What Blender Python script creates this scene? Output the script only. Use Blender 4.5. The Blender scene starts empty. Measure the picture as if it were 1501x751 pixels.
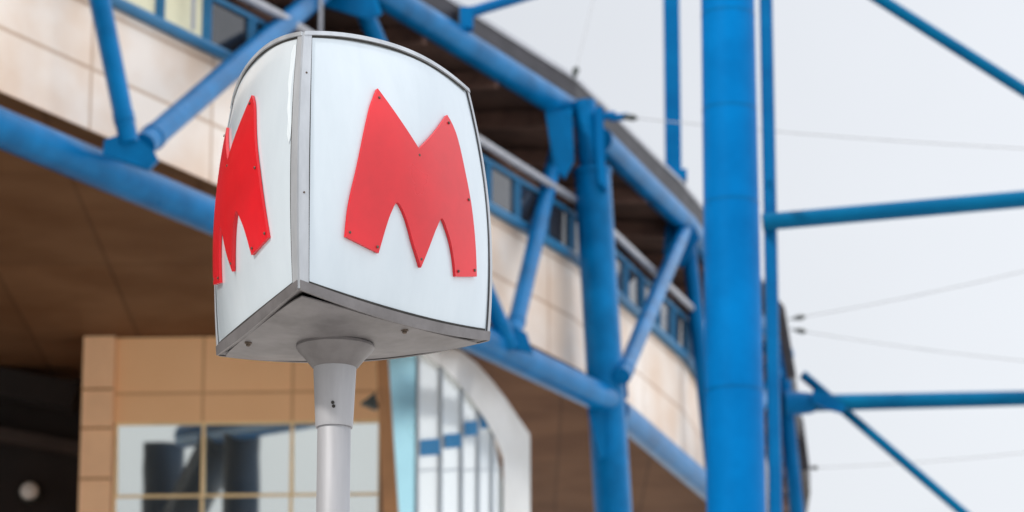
import bpy, bmesh, math, random
from mathutils import Vector, Matrix
from mathutils.geometry import delaunay_2d_cdt
random.seed(7)
S = bpy.context.scene
COL = S.collection
PI = math.pi

# ------------------------------------------------------------------ camera
FPX, PITCH, EYE = 5200.0, math.radians(15), 1.6
cam = bpy.data.cameras.new('camera')
co = bpy.data.objects.new('camera', cam)
COL.objects.link(co)
co.location = (0, 0, EYE)
co.rotation_euler = (PI / 2 + PITCH, 0, 0)
cam.sensor_width = 36
cam.lens = 36 * FPX / 1501
cam.clip_start, cam.clip_end = 0.1, 5000
cam.dof.use_dof = True
cam.dof.focus_distance = 11.25
cam.dof.aperture_fstop = 4.6
S.camera = co

# sight lines of the survey: a bearing plus a known height or a known distance gives a place
CF = Vector((0, math.cos(PITCH), math.sin(PITCH)))
CR = Vector((1, 0, 0))
CU = Vector((0, -math.sin(PITCH), math.cos(PITCH)))
CC = Vector((0, 0, EYE))
def ray(x, y):
    return CF + CR * ((x - 750.5) / FPX) + CU * ((375.5 - y) / FPX)
def atz(x, y, h):                      # h above eye level
    d = ray(x, y); return CC + d * (h / d.z)
def aty(x, y, Y):
    d = ray(x, y); return CC + d * (Y / d.y)

# ------------------------------------------------------------------ materials
def srgb(r, g, b):
    f = lambda c: (c / 255 / 12.92) if c <= 10 else ((c / 255 + .055) / 1.055) ** 2.4
    return (f(r), f(g), f(b))
def mat(name, col, rough=.5, metal=0., var=.12, scale=3., bump=0., spec=.5, coat=0., dark=None, coords='Object', stretch=None, rvar=.1, tint=None):
    m = bpy.data.materials.new(name); m.use_nodes = True
    nt = m.node_tree; N = nt.nodes; L = nt.links
    b = N['Principled BSDF']
    tc = N.new('ShaderNodeTexCoord')
    mp = N.new('ShaderNodeMapping')
    if stretch: mp.inputs['Scale'].default_value = stretch
    L.new(tc.outputs[coords], mp.inputs[0])
    n1 = N.new('ShaderNodeTexNoise'); n1.inputs['Scale'].default_value = scale; n1.inputs['Detail'].default_value = 6; n1.inputs['Roughness'].default_value = .62
    L.new(mp.outputs[0], n1.inputs['Vector'])
    rp = N.new('ShaderNodeValToRGB')
    rp.color_ramp.elements[0].position = .3; rp.color_ramp.elements[1].position = .7
    d = dark or tuple(c * (1 - 2 * var) for c in col)
    rp.color_ramp.elements[0].color = (*d, 1)
    rp.color_ramp.elements[1].color = (*[min(1, c * (1 + var)) for c in col], 1)
    L.new(n1.outputs[0], rp.inputs[0]); L.new(rp.outputs[0], b.inputs['Base Color'])
    mr = N.new('ShaderNodeMapRange'); mr.inputs['To Min'].default_value = max(.02, rough - rvar); mr.inputs['To Max'].default_value = rough + rvar
    n2 = N.new('ShaderNodeTexNoise'); n2.inputs['Scale'].default_value = scale * 2.3; n2.inputs['Detail'].default_value = 4
    L.new(mp.outputs[0], n2.inputs['Vector']); L.new(n2.outputs[0], mr.inputs[0]); L.new(mr.outputs[0], b.inputs['Roughness'])
    b.inputs['Metallic'].default_value = metal
    b.inputs['Specular IOR Level'].default_value = spec
    b.inputs['Coat Weight'].default_value = coat
    if tint: b.inputs['Specular Tint'].default_value = (*tint, 1)
    b.inputs['Coat Roughness'].default_value = .12
    if bump:
        bp = N.new('ShaderNodeBump'); bp.inputs['Strength'].default_value = bump; bp.inputs['Distance'].default_value = .01
        L.new(n2.outputs[0], bp.inputs['Height']); L.new(bp.outputs[0], b.inputs['Normal'])
    return m

def panel_mat(name, col, seam, w, h, rough=.45, spec=.5, var=.08, mortar=.025, offx=0., offy=0., stain=None, coords='UV', rowoff=0.):
    """cladding panels with open seams, uv in metres"""
    m = bpy.data.materials.new(name); m.use_nodes = True
    nt = m.node_tree; N = nt.nodes; L = nt.links
    b = N['Principled BSDF']; b.inputs['Roughness'].default_value = rough; b.inputs['Specular IOR Level'].default_value = spec
    tc = N.new('ShaderNodeTexCoord'); mp = N.new('ShaderNodeMapping')
    mp.inputs['Location'].default_value = (offx, offy, 0)
    L.new(tc.outputs[coords], mp.inputs[0])
    br = N.new('ShaderNodeTexBrick'); br.offset = rowoff; br.squash = 1
    br.inputs['Scale'].default_value = 1; br.inputs['Brick Width'].default_value = w; br.inputs['Row Height'].default_value = h
    br.inputs['Mortar Size'].default_value = mortar; br.inputs['Mortar Smooth'].default_value = .3
    br.inputs['Color1'].default_value = (*[c * (1 + var) for c in col], 1)
    br.inputs['Color2'].default_value = (*[c * (1 - var) for c in col], 1)
    br.inputs['Mortar'].default_value = (*seam, 1)
    L.new(mp.outputs[0], br.inputs['Vector'])
    ns = N.new('ShaderNodeTexNoise'); ns.inputs['Scale'].default_value = .7; ns.inputs['Detail'].default_value = 5
    L.new(mp.outputs[0], ns.inputs['Vector'])
    rp = N.new('ShaderNodeValToRGB'); rp.color_ramp.elements[0].position = .38; rp.color_ramp.elements[1].position = .62
    st = stain or (.72, .62, .52)
    rp.color_ramp.elements[0].color = (*st, 1); rp.color_ramp.elements[1].color = (1, 1, 1, 1)
    L.new(ns.outputs[0], rp.inputs[0])
    mx = N.new('ShaderNodeMix'); mx.data_type = 'RGBA'; mx.blend_type = 'MULTIPLY'; mx.inputs[0].default_value = .8
    L.new(br.outputs['Color'], mx.inputs[6]); L.new(rp.outputs[0], mx.inputs[7]); L.new(mx.outputs[2], b.inputs['Base Color'])
    bp = N.new('ShaderNodeBump'); bp.inputs['Strength'].default_value = .5; bp.inputs['Distance'].default_value = .02; bp.invert = True
    L.new(br.outputs['Fac'], bp.inputs['Height']); L.new(bp.outputs[0], b.inputs['Normal'])
    return m

M = {}
M['blue'] = mat('blue_paint', (.0006, .162, .42), .30, var=.14, scale=1.6, bump=.04, dark=(.0005, .095, .26), spec=.28, tint=(.3, .75, 1), rvar=.06)
M['blue_col'] = mat('column_blue_paint', (.0005, .160, .46), .5, var=.08, scale=1.1, bump=.02, dark=(.0005, .118, .36), spec=.10, tint=(.2, .7, 1))
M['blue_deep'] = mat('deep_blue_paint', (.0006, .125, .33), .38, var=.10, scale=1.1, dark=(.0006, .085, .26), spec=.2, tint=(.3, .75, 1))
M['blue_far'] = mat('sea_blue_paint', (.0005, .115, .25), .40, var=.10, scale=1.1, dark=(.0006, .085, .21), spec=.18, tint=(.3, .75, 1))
M['blue_teal'] = mat('teal_frame_paint', (.012, .17, .36), .42, var=.1, scale=2)
M['blue_darkened'] = mat('darkened_post_blue', (.004, .022, .05), .4, var=.2, scale=1.2, spec=.2)  # post blue darkened so its reflection in the glazing comes out dark
M['white'] = mat('white_enamel', (.60, .675, .735), .22, var=.012, scale=3.2, bump=.02, dark=(.54, .615, .68), rvar=.08, coat=.3, stretch=(1.6, 1.6, .45))
M['red'] = mat('red_plastic', (.70, .008, .018), .30, var=.06, scale=2.4, bump=.0, dark=(.54, .008, .015), rvar=.07)
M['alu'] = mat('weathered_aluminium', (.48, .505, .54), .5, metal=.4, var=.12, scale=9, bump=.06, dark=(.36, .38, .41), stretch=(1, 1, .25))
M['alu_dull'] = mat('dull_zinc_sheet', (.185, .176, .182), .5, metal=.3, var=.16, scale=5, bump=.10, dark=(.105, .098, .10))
M['pole'] = mat('galvanised_pole', (.37, .375, .40), .58, metal=.25, var=.10, scale=7, bump=.05, dark=(.28, .285, .305), stretch=(1, 1, .12))
M['dark'] = mat('dark_seal', (.035, .033, .03), .8, var=.3, scale=20)
M['rust'] = mat('rusty_bolt', (.13, .10, .08), .6, metal=.6, var=.3, scale=60)
M['fascia'] = mat('dark_gutter_sheet', (.030, .026, .034), .55, metal=.1, var=.25, scale=1.2, stretch=(1, 1, 3))
M['roof'] = mat('brown_roof_sheet', (.17, .10, .08), .75, var=.3, scale=1.0)
M['purlin'] = mat('brown_steel_purlin', (.26, .15, .12), .6, var=.25, scale=2)
M['stick'] = mat('pale_brown_rod', (.34, .24, .20), .6, var=.2, scale=2)
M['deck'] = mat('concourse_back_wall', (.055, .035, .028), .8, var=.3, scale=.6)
M['rail'] = mat('grey_handrail', (.42, .43, .47), .4, metal=.3, var=.1, scale=3)
M['cream'] = mat('cream_blind', (.78, .74, .52), .6, var=.05, scale=2)
M['darkglass'] = mat('dark_glass', (.032, .034, .042), .06, var=.3, scale=.7, spec=.7, rvar=.02)
M['wall'] = panel_mat('beige_cladding', (.93, .83, .745), (.64, .48, .36), 2.62, .80, stain=(.84, .70, .58), offx=.9, offy=-.05, mortar=.028)
M['soffit'] = panel_mat('brown_soffit_panels', (.205, .104, .052), (.15, .075, .037), 1.6, 4.5, rough=.6, spec=.06, stain=(.7, .62, .55), mortar=.03, coords='Object')
M['block'] = panel_mat('tan_cladding', (.97, .59, .315), (.68, .38, .19), 1.34, 1.4, rough=.5, var=.03, stain=(.95, .92, .88), mortar=.025, offx=-.75, offy=.67)
M['tan'] = mat('tan_pillar', (.97, .59, .34), .5, var=.05, scale=1.5)
M['strip'] = mat('brown_corner_post', (.40, .19, .075), .5, var=.12, scale=1.5)
M['yellow'] = mat('ochre_window_frame', (.92, .68, .36), .45, var=.08, scale=2)
M['archw'] = mat('white_arch_render', (.92, .91, .88), .35, metal=.4, var=.05, scale=.9, dark=(.82, .80, .76))
M['paleblue'] = mat('pale_blue_panel', (.52, .88, .97), .25, metal=.7, var=.05, scale=.6)
M['bluebar'] = mat('blue_band', (.01, .20, .45), .4, var=.1, scale=2)
M['mull'] = mat('grey_mullion', (.42, .47, .52), .4, metal=.2, var=.1, scale=2)
M['black'] = mat('recess_shade_black', (.018, .011, .009), .85, var=.3, scale=.5)  # shade of the recess is put into this near-black colour
M['wire'] = mat('grey_wire', (.42, .43, .45), .6, var=.1, scale=5)
M['insul'] = mat('dark_insulator', (.035, .045, .04), .35, var=.2, scale=10)
M['lamp'] = mat('frosted_lamp_cover', (.75, .70, .66), .4, var=.05, scale=3)

def glass_mat(name, tint, rough, mix):
    m = bpy.data.materials.new(name); m.use_nodes = True
    nt = m.node_tree; N = nt.nodes; L = nt.links; b = N['Principled BSDF']
    tc = N.new('ShaderNodeTexCoord'); ns = N.new('ShaderNodeTexNoise'); ns.inputs['Scale'].default_value = .6; ns.inputs['Detail'].default_value = 2
    L.new(tc.outputs['Object'], ns.inputs['Vector'])
    rp = N.new('ShaderNodeValToRGB'); rp.color_ramp.elements[0].color = (*[c * .93 for c in tint], 1); rp.color_ramp.elements[1].color = (*tint, 1)
    L.new(ns.outputs[0], rp.inputs[0]); L.new(rp.outputs[0], b.inputs['Base Color'])
    b.inputs['Metallic'].default_value = mix; b.inputs['Roughness'].default_value = rough
    bp = N.new('ShaderNodeBump'); bp.inputs['Strength'].default_value = .04; bp.inputs['Distance'].default_value = .05
    L.new(ns.outputs[0], bp.inputs['Height']); L.new(bp.outputs[0], b.inputs['Normal'])
    return m
M['mirror'] = glass_mat('reflective_glazing', (.84, .90, .89), .02, .95)
M['pale_glass'] = glass_mat('pale_glazing', (.92, .97, .98), .12, .25)
M['blind'] = mat('pale_blind', (.93, .98, .96), .25, var=.03, scale=.8, coat=.8)

# ------------------------------------------------------------------ object helpers
def tag(o, label=None, cat=None, group=None, kind=None):
    if label: o['label'] = label
    if cat: o['category'] = cat
    if group: o['group'] = group
    if kind: o['kind'] = kind
    return o
def empty(name, loc, label, cat, group=None):
    o = bpy.data.objects.new(name, None); COL.objects.link(o)
    o.location = loc; o.empty_display_size = .2
    return tag(o, label, cat, group)
def origin(o):
    v = Vector((0, 0, 0))
    while o is not None:
        v = v + o.location; o = o.parent
    return v
def obj(name, bm, m, parent=None, smooth=False, loc=None):
    """bm is in world coordinates"""
    base = origin(parent) if parent else Vector((0, 0, 0))
    if parent is None and loc is not None: base = Vector(loc)
    bmesh.ops.translate(bm, verts=bm.verts, vec=-base)
    me = bpy.data.meshes.new(name); bm.to_mesh(me); bm.free()
    me.materials.append(M[m] if isinstance(m, str) else m)
    if smooth:
        for p in me.polygons: p.use_smooth = True
        try: me.set_sharp_from_angle(angle=math.radians(38))
        except Exception: pass
    o = bpy.data.objects.new(name, me); COL.objects.link(o)
    if parent: o.parent = parent
    elif loc is not None: o.location = loc
    return o
def BM(): return bmesh.new()
def frame(a, b):
    d = (b - a).normalized()
    s = Vector((0, 0, 1)) if abs(d.z) < .95 else Vector((1, 0, 0))
    x = d.cross(s).normalized(); y = x.cross(d).normalized()
    return d, x, y
def tube(bm, a, b, r, r2=None, n=24):
    a, b = Vector(a), Vector(b); r2 = r if r2 is None else r2
    d, x, y = frame(a, b)
    A = [bm.verts.new(a + x * (r * math.cos(t)) + y * (r * math.sin(t))) for t in [2 * PI * i / n for i in range(n)]]
    B = [bm.verts.new(b + x * (r2 * math.cos(t)) + y * (r2 * math.sin(t))) for t in [2 * PI * i / n for i in range(n)]]
    for i in range(n): bm.faces.new((A[i], A[(i + 1) % n], B[(i + 1) % n], B[i]))
    bm.faces.new(A[::-1]); bm.faces.new(B)
    bmesh.ops.recalc_face_normals(bm, faces=bm.faces)
    return bm
def polytube(bm, pts, r, n=20):
    for a, b in zip(pts[:-1], pts[1:]): tube(bm, a, b, r, n=n)
    return bm
def bar(bm, a, b, w, h):
    a, b = Vector(a), Vector(b); d, x, y = frame(a, b)
    q = [(-1, -1), (1, -1), (1, 1), (-1, 1)]
    A = [bm.verts.new(a + x * (i * w / 2) + y * (j * h / 2)) for i, j in q]
    B = [bm.verts.new(b + x * (i * w / 2) + y * (j * h / 2)) for i, j in q]
    for i in range(4): bm.faces.new((A[i], A[(i + 1) % 4], B[(i + 1) % 4], B[i]))
    bm.faces.new(A[::-1]); bm.faces.new(B)
    bmesh.ops.recalc_face_normals(bm, faces=bm.faces)
    return bm
def plate(bm, pts, back):
    """polygon pts extruded by vector back"""
    A = [bm.verts.new(p) for p in pts]; B = [bm.verts.new(Vector(p) + Vector(back)) for p in pts]
    n = len(A)
    for i in range(n): bm.faces.new((A[i], A[(i + 1) % n], B[(i + 1) % n], B[i]))
    bm.faces.new(A); bm.faces.new(B[::-1])
    bmesh.ops.recalc_face_normals(bm, faces=bm.faces)
    return bm
def lathe(bm, c, prof, n=40, M3=None):
    c = Vector(c); rings = []
    for r, z in prof:
        ring = []
        for i in range(n):
            t = 2 * PI * i / n; v = Vector((r * math.cos(t), r * math.sin(t), z))
            if M3: v = M3 @ v
            ring.append(bm.verts.new(c + v))
        rings.append(ring)
    for p, q in zip(rings[:-1], rings[1:]):
        for i in range(n): bm.faces.new((p[i], p[(i + 1) % n], q[(i + 1) % n], q[i]))
    bm.faces.new(rings[0][::-1]); bm.faces.new(rings[-1])
    bmesh.ops.recalc_face_normals(bm, faces=bm.faces)
    return bm

# ------------------------------------------------------------------ ground
bm = BM()
v = [bm.verts.new(p) for p in ((-1500, -1500, 0), (1500, -1500, 0), (1500, 1500, 0), (-1500, 1500, 0))]
bm.faces.new(v)
M['paving'] = panel_mat('concrete_paving', (.70, .665, .62), (.4, .38, .35), .6, .6, rough=.8, coords='Object', mortar=.012, stain=(.85, .84, .82))
tag(obj('ground', bm, 'paving'), kind='structure')

# ------------------------------------------------------------------ METRO SIGN
SX, SY, SZ = -.5637, 11.0, 4.3095
YAW, SH, TR, SIDE, ROLL = -.1673, .842, .885, .8976, -.0155
R0 = SIDE / math.sqrt(3)
CB, B0, B1, KT, KB = .037, .035, .04, .045, .035
HEAD = Vector((SX, SY, SZ))
RM = Matrix.Rotation(ROLL, 3, 'Y')
def corner(k, v):
    a = YAW + (k % 3) * 2 * PI / 3 - PI / 2
    r = R0 * (1 + (TR - 1) * v) + CB * 4 * v * (1 - v)
    return Vector((r * math.cos(a), r * math.sin(a), 0))
def fpt(k, u, v, off=0.):
    a = YAW + (k + .5) * 2 * PI / 3 - PI / 2
    n = Vector((math.cos(a), math.sin(a), 0)); q = 1 - u * u
    P = corner(k, v) * ((1 - u) / 2) + corner(k + 1, v) * ((1 + u) / 2) + n * (q * (B0 + B1 * 4 * v * (1 - v)) + off)
    P.z = SH * v + q * (KT * v - KB * (1 - v))
    return HEAD + RM @ P
def nrm(k, u, v):
    e = 1e-3
    return (fpt(k, u + e, v) - fpt(k, u - e, v)).cross(fpt(k, u, v + e) - fpt(k, u, v - e)).normalized()
def patch(bm, k, u0, u1, v0, v1, off, nu=24, nv=24, thick=0., wob=0.):
    def sm(u, v): return wob * math.sin(5.1 * u + 2.3 * k) * math.sin(6.7 * v + 1.1)
    def grid(o):
        return [[bm.verts.new(fpt(k, u0 + (u1 - u0) * i / nu, v0 + (v1 - v0) * j / nv) + nrm(k, u0 + (u1 - u0) * i / nu, v0 + (v1 - v0) * j / nv) * (o + sm(u0 + (u1 - u0) * i / nu, v0 + (v1 - v0) * j / nv))) for i in range(nu + 1)] for j in range(nv + 1)]
    G = grid(off)
    for j in range(nv):
        for i in range(nu): bm.faces.new((G[j][i], G[j][i + 1], G[j + 1][i + 1], G[j + 1][i]))
    if thick:
        H = grid(off - thick)
        for i in range(nu):
            bm.faces.new((G[0][i + 1], G[0][i], H[0][i], H[0][i + 1])); bm.faces.new((G[nv][i], G[nv][i + 1], H[nv][i + 1], H[nv][i]))
        for j in range(nv):
            bm.faces.new((G[j][0], G[j + 1][0], H[j + 1][0], H[j][0])); bm.faces.new((G[j + 1][nu], G[j][nu], H[j][nu], H[j + 1][nu]))
    return bm

sign = empty('metro_sign', (SX, SY, 0), 'three sided white sign with red letter M on each face, on grey pole', 'sign')

LET = [(-.33, .80), (-.145, .705), (.04, .613), (.26, .702), (.473, .797), (.53, .765), (.572, .715), (.618, .601), (.650, .53), (.676, .465), (.712, .345), (.741, .225),
       (.60, .212), (.465, .201), (.43, .262), (.39, .312), (.344, .350), (.274, .390), (.21, .348), (.16, .300), (.064, .196), (-.028, .270), (-.075, .318), (-.13, .366), (-.198, .397),
       (-.255, .352), (-.30, .29), (-.348, .205), (-.49, .217), (-.639, .231), (-.624, .325), (-.596, .40), (-.56, .47), (-.496, .596), (-.45, .672), (-.403, .735)]
HARD = {0, 2, 4, 11, 13, 20, 27, 29}
def inside(p, poly):
    c = False; n = len(poly)
    for i in range(n):
        a, b = poly[i], poly[i - 1]
        if (a[1] > p[1]) != (b[1] > p[1]) and p[0] < (b[0] - a[0]) * (p[1] - a[1]) / (b[1] - a[1]) + a[0]: c = not c
    return c
def dens(poly, k=4):
    n = len(poly); out = []
    for i in range(n):                                # spline through soft points, sharp at the tips
        p0, p1, p2, p3 = poly[i - 1], poly[i], poly[(i + 1) % n], poly[(i + 2) % n]
        if i in HARD: p0 = p1
        if (i + 1) % n in HARD: p3 = p2
        for j in range(k):
            t = j / k
            out.append(tuple(.5 * (2 * p1[d] + (p2[d] - p0[d]) * t + (2 * p0[d] - 5 * p1[d] + 4 * p2[d] - p3[d]) * t * t + (3 * p1[d] - p0[d] - 3 * p2[d] + p3[d]) * t ** 3) for d in (0, 1)))
    return out
def place(k, u, v):                      # the letter on the left face sits a little off centre and turned
    return (u - .095 - .235 * (v - .22), v + .02) if k == 2 else (u, v)
def letter(bm, k, o1, o0):
    out = [place(k, *p) for p in dens(LET)]
    pts = [Vector(p) for p in out]
    for i in range(-20, 18):
        for j in range(3, 19):
            p = (i * .047, j * .045)
            if inside(p, out) and min((p[0] - q[0]) ** 2 + (p[1] - q[1]) ** 2 for q in out) > .018 ** 2: pts.append(Vector(p))
    vs, es, fs, *_ = delaunay_2d_cdt(pts, [], [list(range(len(out)))], 1, 1e-6)
    up = [bm.verts.new(fpt(k, p.x, p.y) + nrm(k, p.x, p.y) * (o1 + .0018 * math.sin(7 * p.x + 3 * p.y))) for p in vs]
    for f in fs: bm.faces.new([up[i] for i in f])
    n = len(out)
    A = [bm.verts.new(fpt(k, *p) + nrm(k, *p) * (o1 + .0018 * math.sin(7 * p[0] + 3 * p[1]))) for p in out]
    B = [bm.verts.new(fpt(k, *p) + nrm(k, *p) * o0) for p in out]
    for i in range(n): bm.faces.new((A[i], A[(i + 1) % n], B[(i + 1) % n], B[i]))
    bmesh.ops.recalc_face_normals(bm, faces=bm.faces)
    return bm
def screw(bm, P, n, r, h):
    q = Vector((0, 0, 1)).rotation_difference(n).to_matrix()
    lathe(bm, P, [(r, 0), (r, h * .5), (r * .7, h)], 12, q)

SCREWS = [(-.325, .765), (.04, .590), (.468, .765), (.705, .245), (.492, .222), (.062, .225), (-.365, .225), (-.61, .25), (.63, .50)]
FACE = {}
for k in range(3):
    pn = obj('face_panel', patch(BM(), k, -1, 1, 0, 1, 0, 40, 36, wob=.0016), 'white', sign, smooth=True)
    FACE[k] = pn
    lt = obj('letter', letter(BM(), k, .012, .001), 'red', pn, smooth=True)
    for (u, w) in SCREWS:
        u, w = place(k, u, w); b = BM(); screw(b, fpt(k, u, w) + nrm(k, u, w) * .0122, nrm(k, u, w), .0048, .003)
        obj('screw', b, 'rust', lt)
    # seals: the dark joint between the panel and its metal edging
    for (u0, u1, v0, v1, nu, nv) in ((-.928, -.917, .03, .985, 2, 40), ((.914, .930) if k else (.958, .970)) + (.03, .985, 2, 40), (-.93, .94, .977, .986, 40, 2), (-.93, .94, .030, .039, 40, 2)):
        obj('edge_seal', patch(BM(), k, u0, u1, v0, v1, .0025, nu, nv), 'dark', pn)
    obj('corner_trim', patch(BM(), k, -1.004, -.928, 0, 1, .006, 4, 40, .005, wob=.001), 'alu', sign, smooth=True)
    obj('corner_trim', patch(BM(), k, .930 if k != 0 else .970, 1.004, 0, 1, .005, 4, 40, .004, wob=.001), 'alu', sign, smooth=True)
    b = BM(); patch(b, k, -1.002, 1.002, .986, 1.002, .0085, 44, 3, .008, wob=.001)
    obj('top_rim', b, 'alu', sign, smooth=True)
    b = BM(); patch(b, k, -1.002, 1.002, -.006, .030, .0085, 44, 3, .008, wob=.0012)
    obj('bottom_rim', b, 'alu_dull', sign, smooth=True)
    for w in (.36, .83):
        b = BM(); screw(b, fpt(k, -.964, w) + nrm(k, -.964, w) * .006, nrm(k, -.964, w), .0035, .0025)
        obj('rivet', b, 'rust', sign)
sp_ = [(.862, .60), (.866, .66), (.848, .70), (.852, .76), (.835, .80), (.842, .86), (.838, .92), (.866, .955), (.908, .955), (.908, .58), (.89, .56)]
b = BM(); vs = [b.verts.new(fpt(2, *p) + nrm(2, *p) * .0022) for p in sp_]
bmesh.ops.triangulate(b, faces=[b.faces.new(vs)]); M['smear'] = mat('white_sealant', (.66, .72, .77), .4, var=.04, scale=14, dark=(.62, .69, .74))
obj('sealant_smear', b, 'smear', FACE[2])
# top cover
b = BM(); c = b.verts.new(HEAD + RM @ Vector((0, 0, SH + .07)))
ring = [b.verts.new(fpt(k, -1 + 2 * i / 20, 1)) for k in range(3) for i in range(20)]
mid = [b.verts.new(c.co + (p.co - c.co) * .5 + Vector((0, 0, .012))) for p in ring]
for i in range(60):
    b.faces.new((ring[i], ring[(i + 1) % 60], mid[(i + 1) % 60], mid[i])); b.faces.new((mid[i], mid[(i + 1) % 60], c))
obj('top_cover', b, 'alu', sign, smooth=True)
# underside: folded frame, then the loose base plate below it with a gap at the corners
def under(k, u, s, z):
    P = RM.inverted() @ (fpt(k, u, 0) - HEAD)
    return HEAD + RM @ Vector((P.x * s, P.y * s, z + (P.z if z > -.001 else 0)))
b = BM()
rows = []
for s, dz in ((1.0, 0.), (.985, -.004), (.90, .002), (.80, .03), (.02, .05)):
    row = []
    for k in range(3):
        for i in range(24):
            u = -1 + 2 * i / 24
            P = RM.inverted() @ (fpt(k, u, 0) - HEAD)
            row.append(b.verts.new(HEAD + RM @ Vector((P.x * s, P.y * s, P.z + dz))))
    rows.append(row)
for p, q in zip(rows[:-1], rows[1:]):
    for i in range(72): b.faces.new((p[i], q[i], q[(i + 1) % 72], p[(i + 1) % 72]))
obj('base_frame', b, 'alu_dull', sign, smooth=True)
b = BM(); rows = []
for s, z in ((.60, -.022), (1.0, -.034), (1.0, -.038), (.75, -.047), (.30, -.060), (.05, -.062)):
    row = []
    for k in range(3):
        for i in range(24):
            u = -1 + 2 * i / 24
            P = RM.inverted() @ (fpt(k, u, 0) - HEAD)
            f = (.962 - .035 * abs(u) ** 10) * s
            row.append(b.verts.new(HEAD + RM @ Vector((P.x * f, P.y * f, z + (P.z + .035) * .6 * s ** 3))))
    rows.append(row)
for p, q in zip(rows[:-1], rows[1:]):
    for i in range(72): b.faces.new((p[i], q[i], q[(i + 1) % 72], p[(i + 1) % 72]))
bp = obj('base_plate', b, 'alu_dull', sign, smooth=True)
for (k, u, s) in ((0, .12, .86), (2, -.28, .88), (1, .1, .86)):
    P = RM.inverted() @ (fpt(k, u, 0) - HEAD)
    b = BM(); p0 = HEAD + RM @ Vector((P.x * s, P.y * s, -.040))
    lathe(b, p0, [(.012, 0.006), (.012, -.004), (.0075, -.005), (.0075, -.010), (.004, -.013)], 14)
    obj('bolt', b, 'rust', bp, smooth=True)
# flange, sleeve, pole
b = BM(); lathe(b, (SX, SY, 0), [(.10, 4.262), (.124, 4.252), (.125, 4.243), (.118, 4.232), (.095, 4.208), (.078, 4.186), (.0705, 4.178)], 56)
obj('flange', b, 'alu_dull', sign, smooth=True)
b = BM(); lathe(b, (SX, SY, 0), [(.066, 4.20), (.0685, 4.178), (.0640, 4.08), (.0600, 3.992), (.0585, 3.984), (.054, 3.985)], 56)
sl = obj('sleeve', b, 'pole', sign, smooth=True)
for (dx, dz) in ((-.002, 4.052), (.001, 4.040)):
    b = BM(); screw(b, Vector((SX + dx, SY - .0635, dz)), Vector((0, -1, 0)), .0055, .004)
    obj('set_screw', b, 'dark', sl)
b = BM(); lathe(b, (SX, SY, 0), [(.0535, .0), (.0535, 2.0), (.053, 3.995), (.05, 4.0)], 56)
obj('pole', b, 'pole', sign, smooth=True)
b = BM(); lathe(b, (SX, SY, 0), [(.16, .004), (.16, .02), (.07, .024), (.06, .05)], 40)
obj('base_collar', b, 'alu_dull', sign, smooth=True)

# ------------------------------------------------------------------ STADIUM: plan line of the frame
HL, HU = 12.0, 16.8
def flat(p): return Vector((p.x, p.y))
PLAN = [Vector((-34, 3)), Vector((-22, 12)), Vector((-13, 24)), flat(atz(-350, 48, HL)), flat(atz(-20, 179, HL)), flat(atz(430, 367, HL)), flat(atz(885, 597, HL)), flat(atz(1045, 722, HL)), Vector((5.0, 68.6)), Vector((5.7, 74.5)), Vector((6.2, 82.)), Vector((6.4, 92.))]
def offset(line, d):
    out = []
    for i, p in enumerate(line):
        a = line[max(0, i - 1)]; b = line[min(len(line) - 1, i + 1)]
        t = (b - a).normalized(); out.append(p + Vector((-t.y, t.x)) * d)     # + is inward (left of travel)
    return out
def resample(line, step=None, n=None):
    L = [0.]
    for a, b in zip(line[:-1], line[1:]): L.append(L[-1] + (b - a).length)
    n = n or int(L[-1] / step); out = []
    for i in range(n + 1):
        s = L[-1] * i / n; j = 0
        while j < len(L) - 2 and L[j + 1] < s: j += 1
        out.append(line[j].lerp(line[j + 1], (s - L[j]) / (L[j + 1] - L[j])))
    return out
def V3(p, h): return Vector((p.x, p.y, EYE + h))
def ribbon(bm, A, hA, B, hB, uv=True):
    lay = bm.loops.layers.uv.verify(); s = 0.
    for i in range(len(A) - 1):
        l = (A[i + 1] - A[i]).length
        q = [bm.verts.new(V3(A[i], hA)), bm.verts.new(V3(A[i + 1], hA)), bm.verts.new(V3(B[i + 1], hB)), bm.verts.new(V3(B[i], hB))]
        f = bm.faces.new(q); w = abs(hB - hA) if abs(hB - hA) > .01 else (B[i] - A[i]).length
        for lp, (a, c) in zip(f.loops, ((s, 0), (s + l, 0), (s + l, w), (s, w))): lp[lay].uv = (a, c)
        s += l
    return bm

stand = empty('stadium_stand', (-4, 52, 0), 'beige clad stadium stand with dark roof overhang and strip of small windows', 'building')
WL = offset(PLAN, .5)
WB, WT = 12.62, 14.38
obj('wall', ribbon(BM(), WL, WB, WL, WT), 'wall', stand)
# soffit under the stand and deck above
bm = BM(); pts = [V3(p, WB - .01) for p in offset(PLAN, .36)] + [Vector((-30, 92, EYE + WB - .01)), Vector((-50, 60, EYE + WB - .01)), Vector((-50, 12, EYE + WB - .01))]
vs = [bm.verts.new(p) for p in pts]; f = bm.faces.new(vs); bmesh.ops.triangulate(bm, faces=[f])
obj('soffit', bm, 'soffit', stand)
bm = BM(); ribbon(bm, offset(PLAN, .36), WB - .01, WL, WB + .001)
obj('wall_drip_edge', bm, 'strip', stand)
IN = offset(PLAN, 5.5)
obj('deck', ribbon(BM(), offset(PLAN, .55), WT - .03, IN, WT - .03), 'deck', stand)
obj('back_wall', ribbon(BM(), IN, WT - .03, IN, 17.8), 'deck', stand)
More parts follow.
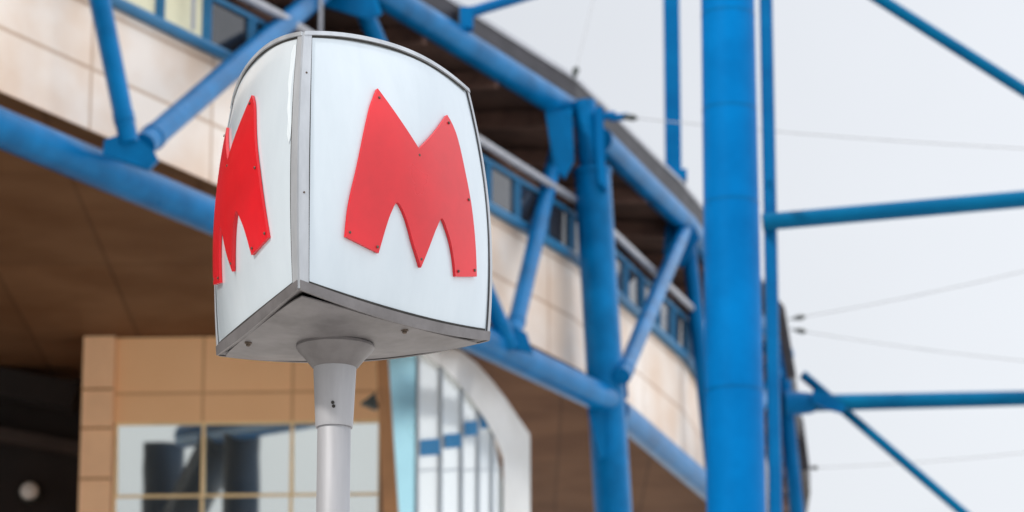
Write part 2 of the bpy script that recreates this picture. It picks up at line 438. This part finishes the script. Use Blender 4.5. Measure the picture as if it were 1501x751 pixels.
# eave
EV = [Vector((-33.7, 2.6)), Vector((-21.7, 11.7)), Vector((-12.6, 23.7))] + [flat(atz(x, y, 17.35)) for x, y in ((-100, -474), (100, -348), (655, -2), (845, 118), (885, 157), (1000, 270), (1121, 416), (1151, 461), (1166, 551), (1176, 620), (1187, 690))]
EV = EV + [EV[-1] + Vector((.4, 8))]
b = BM()
EI = offset(EV, .10)
ribbon(b, EV, 16.78, EV, 17.35); ribbon(b, EV, 16.78, EI, 16.75); ribbon(b, EV, 17.35, EI, 17.40)
obj('gutter', b, 'fascia', stand)
b = BM(); ribbon(b, EV, 17.36, EV, 17.42); ribbon(b, offset(EV, -.04), 17.33, offset(EV, -.04), 17.36)
obj('gutter_lip', b, 'rail', stand)
for Y_, pts in ((66.6, ((1121, 414), (1150, 450), (1167, 551), (1154, 556), (1143, 490), (1121, 452))), (79., ((1158, 622), (1177, 612), (1187, 688), (1166, 694)))):
    b = BM(); plate(b, [aty(x, y, Y_) for x, y in pts], (0, .12, 0)); obj('gutter_end', b, 'fascia', stand)
RI = offset(EV, 9.)
b = BM(); ribbon(b, EI, 16.85, RI, 17.9); ribbon(b, EI, 17.41, RI, 18.6)
obj('roof', b, 'roof', stand)
def npx(p, h):
    v = V3(p, h) - CC; return 750.5 + FPX * v.dot(CR) / v.dot(CF)
E2 = resample(EV, 2.3); R2 = offset(E2, 7.0)
for i in [j for j in range(len(E2) - 1) if npx(E2[j], 17) > -100]:
    b = BM(); bar(b, V3(E2[i].lerp(R2[i], .03), 16.72), V3(R2[i], 17.4), .14, .26)
    obj('purlin', b, 'purlin', stand)
for d, h in ((1.9, 16.75), (3.4, 16.9)):
    b = BM(); polytube(b, [V3(p, h) for p in offset(EV, d)], .09, 10)
    obj('roof_tube', b, 'purlin', stand)
for i in [j for j in range(1, len(E2) - 2) if npx(E2[j], 17) > -100]:
    b = BM(); tube(b, V3(E2[i].lerp(R2[i], .25), 16.75), V3(E2[i + 1].lerp(R2[i + 1], .85), 17.05), .055, n=8)
    obj('roof_tie', b, 'fascia', stand, smooth=True)
    b = BM(); tube(b, V3(E2[i].lerp(R2[i], .5), 16.5), V3(E2[i].lerp(R2[i], .95), 15.2), .06, n=8)
    obj('roof_tie', b, 'purlin', stand, smooth=True)
rs = random.Random(3)
W2 = resample(offset(PLAN, 2.6), 1.7)
for p in [q for q in W2 if 100 < npx(q, 15) < 1130]:
    q = p + Vector((rs.uniform(-.3, .5), rs.uniform(.4, 1.4)))
    b = BM(); tube(b, V3(p, WT), V3(q, 16.9), .05, n=8)
    obj('roof_prop', b, 'stick', stand)
# windows on top of the wall
WW = resample(offset(PLAN, .42), 1.04)
b = BM(); polytube(b, [V3(p, WT + .05) for p in WW], .075, 8); obj('window_rail', b, 'blue_teal', stand)
for i in range(len(WW) - 1):
    a, c = WW[i], WW[i + 1]; x = npx(a, WT)
    if x < -160 or x > 1250: continue
    b = BM()
    for p in (a.lerp(c, .03), a.lerp(c, .97)): bar(b, V3(p, WT + .08), V3(p, 15.10), .10, .08)
    bar(b, V3(a.lerp(c, .0), 15.12), V3(c, 15.12), .06, .06)
    w = obj('window', b, 'blue_teal', stand)
    t = (c - a).normalized() * .06; n = Vector((-t.y, t.x))
    b = BM(); plate(b, [V3(a.lerp(c, .06) + n * .3, WT + .1), V3(a.lerp(c, .94) + n * .3, WT + .1), V3(a.lerp(c, .94) + n * .3, 15.08), V3(a.lerp(c, .06) + n * .3, 15.08)], (n.x * .3, n.y * .3, 0))
    cream = 160 < x < 262
    pn = obj('pane', b, 'cream' if cream else 'darkglass', w)
    if cream: pn['label'] = 'pale cream blind behind the pane'
HR = offset(PLAN, .28)
b = BM(); polytube(b, [V3(p, 15.27) for p in HR], .06, 10)
hr = obj('handrail', b, 'rail', stand)
H2 = resample(HR, 3.1)
for p in [q for q in H2 if -300 < npx(q, 15) < 700]:
    b = BM(); bar(b, V3(p, WT + .1), V3(p, 15.25 if p.y > 46 else 16.9), .05, .05); obj('rail_post', b, 'rail', stand)

# ------------------------------------------------------------------ blue tube truss
n1, n2, n3, n4 = atz(193, 228, HL), atz(748, 510, HL), atz(890, 597, HL), atz(1048, 724, HL)
U0, U1, UP, U3, U4 = atz(83, -308, HU), atz(508, -42, HU), atz(850, 172, HU), atz(1006, 330, HU), atz(1150, 520, HU)
truss = empty('tube_truss', (n3.x, n3.y, 0), 'bright blue tubular steel truss running along the stand under the roof edge', 'truss')
def T(name, a, b, r, m='blue', r2=None):
    o = obj(name, tube(BM(), a, b, r, r2), m, truss, smooth=True)
    if name == 'strut':
        d = (b - a).normalized()
        for c, q, sg in ((a, r, 1), (b, r2 or r, -1)):
            p = c + d * (sg * .34)
            obj('end_sleeve', tube(BM(), p - d * .06, p + d * .06, q * 1.09), m, o, smooth=True)
    return o
L0, Lm, Lk = atz(-350, 48, HL), atz(-20, 179, HL), atz(430, 367, HL)
b = BM(); polytube(b, [L0, Lm, Lk], .225, 28); tube(b, Lk, atz(880, 594, HL + .02) + Vector((.12, -.25, 0)), .225, n=28)
obj('lower_chord', b, 'blue', truss, smooth=True)
T('lower_chord', n3 + Vector((.15, .2, 0)), n4, .205)
T('lower_chord', n4, V3(Vector((5.0, 68.6)), HL), .2)
b = BM(); polytube(b, [U0 + (U0 - U1) * .6, U0, U1, atz(575, 0, HU), atz(842, 168, HU)], .215, 28)
obj('upper_chord', b, 'blue', truss, smooth=True)
T('upper_chord', atz(880, 205, HU), U3, .205); T('upper_chord', U3, U4, .2)
T('strut', atz(-180, -460, HU), atz(-160, 118, HL), .13)
T('strut', n1 + (U0 - n1).normalized() * .15, U0, .118, r2=.15)
T('strut', n1 + (U1 - n1).normalized() * .4, U1, .15)
T('strut', U1, n2, .13)
pt_ = atz(822, 195, HU - .3)
T('strut', n2 + (pt_ - n2).normalized() * .35, pt_, .128)
n3b = atz(912, 552, HL + .35)
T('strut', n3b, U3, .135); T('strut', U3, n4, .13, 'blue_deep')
T('strut', n4, U4, .13)
# post, leaning a little, carried down to the ground
pa, pb = aty(868, 252, 53.6), aty(899, 751, 53.6)
d = (pb - pa) / (pb.z - pa.z)
foot = pa + d * (-pa.z)
post = obj('post', tube(BM(), foot, pa, .30, .285, 36), 'blue', truss, smooth=True)
T('post_head', pa - d * .0, aty(856, 150, 53.6), .19)
T('post_cap', pa + d * .0 - d * .04, pa + d * .03, .31)
# unseen posts and strut, added so the block's glazing mirrors dark shapes
for (x, y), rr, tx in (((-6.6, 37.6), .34, -6.45), ((-9.0, 33.4), .42, -8.75)):
    T('post', Vector((x, y, 0)), Vector((tx, y + .3, EYE + HL)), rr, 'blue_darkened')
T('strut', Vector((-9.0, 33.6, EYE + 9.2)), Vector((-6.9, 37.0, EYE + HL)), .42, 'blue_darkened')
# second post further along the curve
qa, qb = aty(1140, 468, 69.2), aty(1168, 751, 69.2)
d2 = (qb - qa) / (qb.z - qa.z)
T('post', qa + d2 * (-qa.z), qa, .15, 'blue_deep')
T('strut', aty(1132, 470, 69), aty(1140, 700, 69), .10, 'blue_deep')
# gussets and brackets
def G(name, pts, Y, m='blue', t=.05):
    return obj(name, plate(BM(), [aty(x, y, Y) for x, y in pts], (0, t, 0)), m, truss)
ny = n1.y
G('gusset', [(153, 205), (176, 197), (206, 206), (226, 222), (232, 234), (218, 249), (150, 226)], ny - .02, t=.08)
G('gusset', [(722, 480), (738, 462), (752, 480), (772, 488), (782, 520), (730, 505)], n2.y - .03, t=.08)
G('gusset', [(470, -30), (500, -50), (545, -20), (560, 20), (538, 28), (475, 8)], U1.y, t=.08)
G('gusset', [(799, 163), (838, 160), (842, 235), (828, 262), (812, 246)], 53.1, t=.06)
G('gusset', [(872, 158), (884, 155), (889, 278), (878, 268), (874, 215)], 53.2, 'blue_deep', t=.3)
G('gusset', [(861, 600), (886, 594), (888, 668), (880, 672)], 53.15, t=.05)
G('gusset', [(905, 540), (918, 545), (921, 580), (908, 585)], 53.9, 'blue_deep', t=.2)
G('gusset', [(976, 330), (1012, 318), (1026, 350), (1000, 392), (972, 372)], U3.y - .25, 'blue_deep', t=.1)
for x, y, r in ((893, 170, .07), (905, 173, .055), (912, 170, .04)):
    b = BM(); p = aty(x, y, 53.3); tube(b, p - Vector((.12, 0, .01)), p + Vector((.10, 0, .01)), r, n=12)
    obj('bracket', b, 'blue_deep', truss, smooth=True)

# ------------------------------------------------------------------ tan entrance block under the stand
def Yb(x): return 51.75 - .22 * (x - 124) / 431
def P(x, y): return aty(x, y, Yb(x))
def drop(x, z): p = aty(x, 751, Yb(x)); return Vector((p.x, p.y, z))
ZS = EYE + WB - .03
block = empty('entrance_block', (P(350, 700).x, 54, 0), 'tan panelled block with gridded reflective windows under the brown soffit', 'building')
def top(x): p = aty(x, 500, Yb(x)); return Vector((p.x, p.y, ZS))
def uvplate(pts, back):
    b = BM(); plate(b, pts, back); lay = b.loops.layers.uv.verify()
    for f in b.faces:
        for l in f.loops: l[lay].uv = (l.vert.co.x, l.vert.co.z)
    return b
def zat(x, y): return P(x, y).z
z0 = zat(360, 618)
obj('facade_wall', uvplate([top(169), Vector((top(169).x, top(169).y, z0)), Vector((top(566).x, top(566).y, z0)), top(566)], (0, .6, 0)), 'block', block)
fw = Vector((0, -.12, 0))
def vx(x, z): return Vector((top(x).x, top(x).y, z))
obj('corner_pillar', plate(BM(), [p + fw for p in (top(124), vx(124, 0), vx(170, 0), top(170))], (0, 8, 0)), M['tan'], block)
for y in (575, 632, 706):
    z = zat(147, y); b = BM(); plate(b, [vx(123.6, z) + fw * 1.12, vx(123.6, z + .03) + fw * 1.12, vx(170.3, z + .03) + fw * 1.12, vx(170.3, z) + fw * 1.12], (0, .02, 0))
    obj('pillar_joint', b, 'strip', block)
xs = [173, 300, 429, 557]
zr = [z0, zat(360, 724), zat(360, 830), zat(360, 930), zat(360, 1030)]
for i in range(3):
    for j in range(4):
        x0, x1, zt, zb = xs[i], xs[i + 1], zr[j], zr[j + 1]
        b = BM(); g = .042
        A = lambda x, z, o=.05: vx(x, z) + Vector((0, o, 0))
        ex = 3.4
        plate(b, [A(x0, zt, 0), A(x0, zb, 0), A(x0 + ex, zb, 0), A(x0 + ex, zt, 0)], (0, .14, 0))
        plate(b, [A(x1 - 1.2, zt, 0), A(x1 - 1.2, zb, 0), A(x1, zb, 0), A(x1, zt, 0)], (0, .14, 0))
        plate(b, [A(x0 + ex, zt, 0), A(x0 + ex, zt - g, 0), A(x1 - 1.2, zt - g, 0), A(x1 - 1.2, zt, 0)], (0, .13, 0))
        w = obj('window', b, 'yellow', block)
        b = BM(); plate(b, [A(x0 + 1, zt - .01, .025), A(x0 + 1, zb, .022 + .080 * (zt - zb)), A(x1 - .5, zb, .022 + .080 * (zt - zb)), A(x1 - .5, zt - .01, .025)], (0, .02, 0))
        obj('pane', b, 'mirror', w)
zb = zr[-1]
obj('plinth_wall', plate(BM(), [vx(170.5, zb), vx(170.5, 0), vx(566, 0), vx(566, zb)], (0, .4, 0)), 'tan', block)
b = BM(); plate(b, [aty(550, 480, 50.7), aty(566, 480, 50.7), aty(584, 751, 50.7), aty(561, 751, 50.7)], (0, .4, 0))
q1, q2 = aty(561, 751, 50.7), aty(584, 751, 50.7); sl_ = (q2 - aty(566, 480, 50.7)); sl_ = sl_ / sl_.z
plate(b, [q1 + Vector((0, .02, 0)), q2 + Vector((0, .02, 0)), Vector((q2.x + .5, q2.y, 0)), Vector((q1.x + .5, q1.y, 0))], (0, .36, 0))
obj('corner_post', b, 'strip', block)
# small floodlight by the corner post
fl = empty('floodlight', aty(543, 588, 50.6), 'small dark floodlight fixed on the tan wall beside the brown corner post', 'lamp')
c = aty(541, 586, 50.6)
b = BM(); plate(b, [c + Vector((-.12, 0, -.05)), c + Vector((.10, 0, -.14)), c + Vector((.10, 0, .12))], (0, .16, 0)); obj('housing', b, 'insul', fl)
b = BM(); tube(b, c + Vector((.09, .08, 0)), c + Vector((.10, .55, 0)), .03, n=10); obj('bracket', b, 'insul', fl)

# ------------------------------------------------------------------ dark recess to the left
rec = empty('recess_wall', (-9, 54.6, 0), 'wall in the recess left of the tan block, coloured near-black for its shade', 'wall')
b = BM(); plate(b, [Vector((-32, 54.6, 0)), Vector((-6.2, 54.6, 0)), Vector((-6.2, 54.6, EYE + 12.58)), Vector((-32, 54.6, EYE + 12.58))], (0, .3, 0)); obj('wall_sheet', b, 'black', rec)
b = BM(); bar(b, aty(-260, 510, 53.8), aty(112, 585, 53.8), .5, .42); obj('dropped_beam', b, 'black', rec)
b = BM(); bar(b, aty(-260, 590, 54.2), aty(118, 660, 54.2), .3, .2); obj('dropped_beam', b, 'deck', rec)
wl = empty('wall_lamp', aty(43, 720, 54.5), 'small round pale lamp on the black recess wall', 'lamp')
c = aty(43, 720, 54.42); q = Matrix.Rotation(PI / 2, 3, 'X')
b = BM(); lathe(b, c, [(.17, -.15), (.17, -.02), (.15, .0)], 24, q); obj('lamp_base', b, 'insul', wl, smooth=True)
b = BM(); lathe(b, c, [(.145, .0), (.13, .05), (.09, .09), (.03, .11)], 24, q); obj('lamp_cover', b, 'lamp', wl, smooth=True)

# ------------------------------------------------------------------ arched glass front
AX = [(540, 51.45), (575, 51.5), (612, 51.65), (650, 52.0), (678, 52.4), (702, 52.9), (722, 53.4), (740, 53.9), (780, 55.2)]
def Ya(x):
    for (a, ya), (b, yb) in zip(AX[:-1], AX[1:]):
        if x <= b: return ya + (yb - ya) * (x - a) / (b - a)
    return AX[-1][1]
def Pa(x, y, o=0.): return aty(x, y, Ya(x)) + Vector((0, o, 0))
def foot_(x, o=0.): p = aty(x, 751, Ya(x)); return Vector((p.x, p.y + o, 0))
arch = empty('arched_glass_front', foot_(680), 'white arched frame around pale vertical glazing with small blue bands', 'glass front')
outer = [(612, 501), (640, 506), (676, 518), (700, 537), (722, 562), (742, 588), (760, 615), (777, 640)]
inner = [(590, 510), (614, 519), (645, 538), (668, 560), (690, 588), (710, 616), (726, 644), (738, 672)]
b = BM()
ro = [(Pa(x, y, -.15)) for x, y in outer] + [foot_(778, -.15)]
ri = [(Pa(x, y, -.15)) for x, y in inner] + [foot_(740, -.15)]
bk = Vector((0, .5, 0))
for i in range(len(ro) - 1):
    plate(b, [ro[i], ro[i + 1], ri[i + 1], ri[i]], bk)
bmesh.ops.remove_doubles(b, verts=b.verts, dist=.001)
obj('arch_frame', b, 'archw', arch)
def ytop(x):
    pts = inner + [(741, 751)]
    if x <= pts[0][0]: return pts[0][1] - 4
    for (a, ya), (c, yc) in zip(pts[:-1], pts[1:]):
        if x <= c: return ya + (yc - ya) * (x - a) / (c - a) - 4
    return 751
obj('side_panel', plate(BM(), [Pa(566, 500), Pa(611, 505), foot_(611), foot_(566)], (0, .06, 0)), 'paleblue', arch)
cuts = [614, 648, 678, 702, 722, 740]
for i in range(5):
    x0, x1 = cuts[i], cuts[i + 1]
    obj('pane', plate(BM(), [Pa(x0, ytop(x0)), Pa(x1, ytop(x1)), foot_(x1), foot_(x0)], (0, .05, 0)), 'pale_glass', arch)
    b = BM(); plate(b, [Pa(x0 - 1.7, ytop(x0), -.06), Pa(x0 + 1.7, ytop(x0), -.06), foot_(x0 + 1.7, -.06), foot_(x0 - 1.7, -.06)], (0, .055, 0)); obj('mullion', b, 'mull', arch)
for x0, x1, ya, yb in ((616, 645, 645, 668), (652, 677, 637, 657), (681, 701, 619, 639), (705, 720, 608, 628)):
    b = BM(); plate(b, [Pa(x0, ya + 1, -.05), Pa(x1, ya - 1, -.05), Pa(x1, yb - 1, -.05), Pa(x0, yb + 1, -.05)], (0, .045, 0)); obj('blue_band', b, 'bluebar', arch)
b = BM()
for x0, x1 in zip(cuts[:-1], cuts[1:]): plate(b, [Pa(x0 + 2, 689, -.01), Pa(x1 - 2, 687, -.01), Pa(x1 - 2, 689, -.01), Pa(x0 + 2, 691, -.01)], (0, .008, 0))
obj('glazing_joint', b, 'mull', arch)

# ------------------------------------------------------------------ columns, masts and braces on the right
cb = aty(1073, 375, 38.)
big = empty('steel_column', (cb.x, 38, 0), 'thick blue round steel column, the nearest and widest upright right of the sign', 'column')
def rad(z): return .313 - (z - 11.9) * .004
b = BM(); tube(b, Vector((cb.x, 38, 0)), Vector((cb.x, 38, 30)), rad(0), rad(30), 64); obj('shaft', b, 'blue_col', big, smooth=True)
for y in (24, 163, 300, 575):
    z = aty(1073, y, 38).z; b = BM(); tube(b, Vector((cb.x, 38, z - .012)), Vector((cb.x, 38, z + .012)), rad(z) + .003, n=64); obj('weld_seam', b, 'blue_deep', big, smooth=True)
z = aty(1105, 12, 38).z
b = BM(); bar(b, Vector((cb.x + .25, 38.2, z)), Vector((cb.x + .62, 43.6, z)), .10, .10); obj('tie_arm', b, 'blue_deep', big)
b = BM(); lathe(b, (cb.x, 38, 0), [(.62, .004), (.62, .05), (.37, .052), (.365, .12)], 40); obj('foot_flange', b, 'blue_deep', big, smooth=True)

pp = aty(1130, 375, 44.)
thin = empty('steel_pole', (pp.x, 44, 0), 'slim blue pole close behind the thick column, with a horizontal arm at mid height', 'pole')
b = BM(); tube(b, Vector((pp.x, 44, 0)), Vector((pp.x, 44, 32)), .088, n=32); obj('shaft', b, 'blue_deep', thin, smooth=True)
e0, e1 = aty(1118, 326, 43.8), aty(1501, 292, 43.8); dd = (e1 - e0)
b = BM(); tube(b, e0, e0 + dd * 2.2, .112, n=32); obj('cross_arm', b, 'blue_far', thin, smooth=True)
b = BM(); lathe(b, (pp.x, 44, 0), [(.25, .004), (.25, .04), (.1, .042), (.095, .1)], 32); obj('foot_flange', b, 'blue_deep', thin, smooth=True)

mf = aty(987, 256, 60.2)
mast = empty('roof_mast', mf, 'straight blue square mast standing on the roof edge left of the thick column', 'mast')
b = BM(); bar(b, mf + Vector((0, 0, .03)), mf + Vector((0, 0, 9)), .28, .28); obj('shaft', b, 'blue_deep', mast)
b = BM(); bar(b, mf + Vector((0, 0, -.15)), mf + Vector((0, 0, .04)), .46, .46); obj('foot_plate', b, 'blue_deep', mast)

br = aty(684, 20, 50.2)
brace = empty('roof_brace', br, 'short blue tube sloping up off the roof edge at the top of the view', 'brace')
b = BM(); e = aty(790, -12, 50.6); tube(b, br, br + (e - br) * 4, .085, n=24); obj('tube', b, 'blue_deep', brace, smooth=True)
b = BM(); bar(b, br - Vector((0, 0, .25)), br + Vector((0, 0, .08)), .2, .2); obj('foot_plate', b, 'blue_deep', brace)

g0, g1 = aty(1290, -1, 56), aty(1501, 133, 56); dd = g1 - g0
dg = empty('diagonal_brace', g0, 'blue tube crossing the upper right sky and falling to the right', 'brace')
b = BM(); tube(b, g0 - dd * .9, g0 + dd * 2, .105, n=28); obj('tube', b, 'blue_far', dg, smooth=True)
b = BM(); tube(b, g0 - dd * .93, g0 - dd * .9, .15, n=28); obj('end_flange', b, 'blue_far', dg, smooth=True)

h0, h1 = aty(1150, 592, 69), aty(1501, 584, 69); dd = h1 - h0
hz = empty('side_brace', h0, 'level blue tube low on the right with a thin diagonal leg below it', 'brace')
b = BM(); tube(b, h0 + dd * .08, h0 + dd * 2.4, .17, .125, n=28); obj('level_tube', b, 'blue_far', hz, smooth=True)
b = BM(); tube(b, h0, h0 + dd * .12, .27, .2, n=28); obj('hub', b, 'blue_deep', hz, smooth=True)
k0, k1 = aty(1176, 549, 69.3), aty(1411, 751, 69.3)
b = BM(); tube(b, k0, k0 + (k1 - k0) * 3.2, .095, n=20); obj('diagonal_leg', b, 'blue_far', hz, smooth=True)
b = BM(); plate(b, [aty(x, y, 68.7) for x, y in ((1192, 570), (1212, 577), (1240, 596), (1234, 606), (1212, 600), (1190, 590))], (0, .06, 0)); obj('gusset', b, 'blue_deep', hz)

# ------------------------------------------------------------------ wires with their insulators
def wire(a, mid_sag, b_, label, ins=True, tilt=None):
    w = empty('overhead_wire', a, label, 'wire', 'wires strung from the roof edge')
    n = 14; pts = []
    for i in range(n + 1):
        t = i / n; p = a.lerp(b_, t); p.z -= mid_sag * 4 * t * (1 - t); pts.append(p)
    b = BM(); polytube(b, pts, .0085, 6); obj('cable', b, 'wire', w)
    if ins:
        d = (pts[1] - pts[0]).normalized()
        q = Vector((0, 0, 1)).rotation_difference(d).to_matrix()
        b = BM(); lathe(b, a, [(.014, -.14), (.016, .0), (.035, .02), (.05, .10), (.045, .16), (.06, .2), (.035, .26), (.015, .30)], 14, q); obj('insulator', b, 'insul', w, smooth=True)
wire(aty(842, 112, 53.2), .0, aty(885, -60, 56), 'wire rising steeply from a dark insulator above the leaning post')
wire(aty(909, 171, 53.3), .12, aty(1900, 232, 50), 'thin wire crossing behind the thick column to the right, above the upper level arm')
wire(aty(1164, 467, 68.6), .1, aty(1700, 346, 62), 'thin wire rising to the right from the upper dark insulator right of the column')
wire(aty(1166, 484, 68.6), .1, aty(1700, 545, 62), 'thin wire falling to the right from just below the rising wire')
wire(aty(1190, 686, 84.), .1, aty(1700, 640, 70), 'lowest thin wire, leaving the far roof edge below the level tube')

# ------------------------------------------------------------------ light
SUN = Vector((-.50, -.58, .64)).normalized()
elev = math.asin(SUN.z); azim = math.atan2(SUN.x, SUN.y)
W = bpy.data.worlds.new('World'); S.world = W; W.use_nodes = True
nt = W.node_tree; N = nt.nodes; L = nt.links
bg = N['Background']; bg.inputs[1].default_value = 1.0
sky = N.new('ShaderNodeTexSky'); sky.sky_type = 'NISHITA'; sky.sun_disc = False
sky.sun_elevation = elev; sky.sun_rotation = azim; sky.dust_density = 4; sky.air_density = 1.2
sc_ = N.new('ShaderNodeMix'); sc_.data_type = 'RGBA'; sc_.blend_type = 'MULTIPLY'; sc_.inputs[0].default_value = 1
sc_.inputs[7].default_value = (.10, .10, .10, 1); L.new(sky.outputs[0], sc_.inputs[6])
tc = N.new('ShaderNodeTexCoord'); sp = N.new('ShaderNodeSeparateXYZ'); L.new(tc.outputs['Generated'], sp.inputs[0])
rp = N.new('ShaderNodeValToRGB')                      # bright thin overcast, lighter overhead
e = rp.color_ramp.elements; e[0].position = 0; e[0].color = (.82, .835, .865, 1); e[1].position = .33; e[1].color = (.80, .825, .87, 1)
x = e.new(.2); x.color = (.815, .84, .88, 1)
x = e.new(1.); x.color = (1.55, 1.6, 1.67, 1)
L.new(sp.outputs[2], rp.inputs[0])
mx = N.new('ShaderNodeMix'); mx.data_type = 'RGBA'; mx.inputs[0].default_value = .9
L.new(sc_.outputs[2], mx.inputs[6]); L.new(rp.outputs[0], mx.inputs[7]); 
ax = N.new('ShaderNodeMapRange'); ax.interpolation_type = 'SMOOTHSTEP'; ax.inputs['From Min'].default_value = -1; ax.inputs['From Max'].default_value = 1   # hazier and darker on the left, open and bright on the right
ax.inputs['To Min'].default_value = .40; ax.inputs['To Max'].default_value = 1.60; L.new(sp.outputs[0], ax.inputs[0])
m2 = N.new('ShaderNodeVectorMath'); m2.operation = 'SCALE'; 
cn = N.new('ShaderNodeTexNoise'); cn.inputs['Scale'].default_value = 3.5; cn.inputs['Detail'].default_value = 5; L.new(tc.outputs['Generated'], cn.inputs['Vector'])
cr = N.new('ShaderNodeMapRange'); cr.inputs['From Min'].default_value = .3; cr.inputs['From Max'].default_value = .7; cr.inputs['To Min'].default_value = .955; cr.inputs['To Max'].default_value = 1.045; L.new(cn.outputs[0], cr.inputs[0])
m3 = N.new('ShaderNodeVectorMath'); m3.operation = 'SCALE'; L.new(mx.outputs[2], m3.inputs[0]); L.new(cr.outputs[0], m3.inputs['Scale'])
L.new(m3.outputs[0], m2.inputs[0]); L.new(ax.outputs[0], m2.inputs['Scale']); L.new(m2.outputs[0], bg.inputs[0])
sd = bpy.data.lights.new('sun', 'SUN'); sd.energy = 2.5; sd.angle = math.radians(4); sd.color = (1, .95, .88)
so = bpy.data.objects.new('sun', sd); COL.objects.link(so); so.location = (20, -20, 60)
so.rotation_euler = SUN.to_track_quat('Z', 'Y').to_euler()

S.view_settings.view_transform = 'Standard'; S.view_settings.look = 'None'; S.view_settings.exposure = 0; S.view_settings.gamma = 1
S.cycles.max_bounces = 6; S.cycles.sample_clamp_indirect = 6
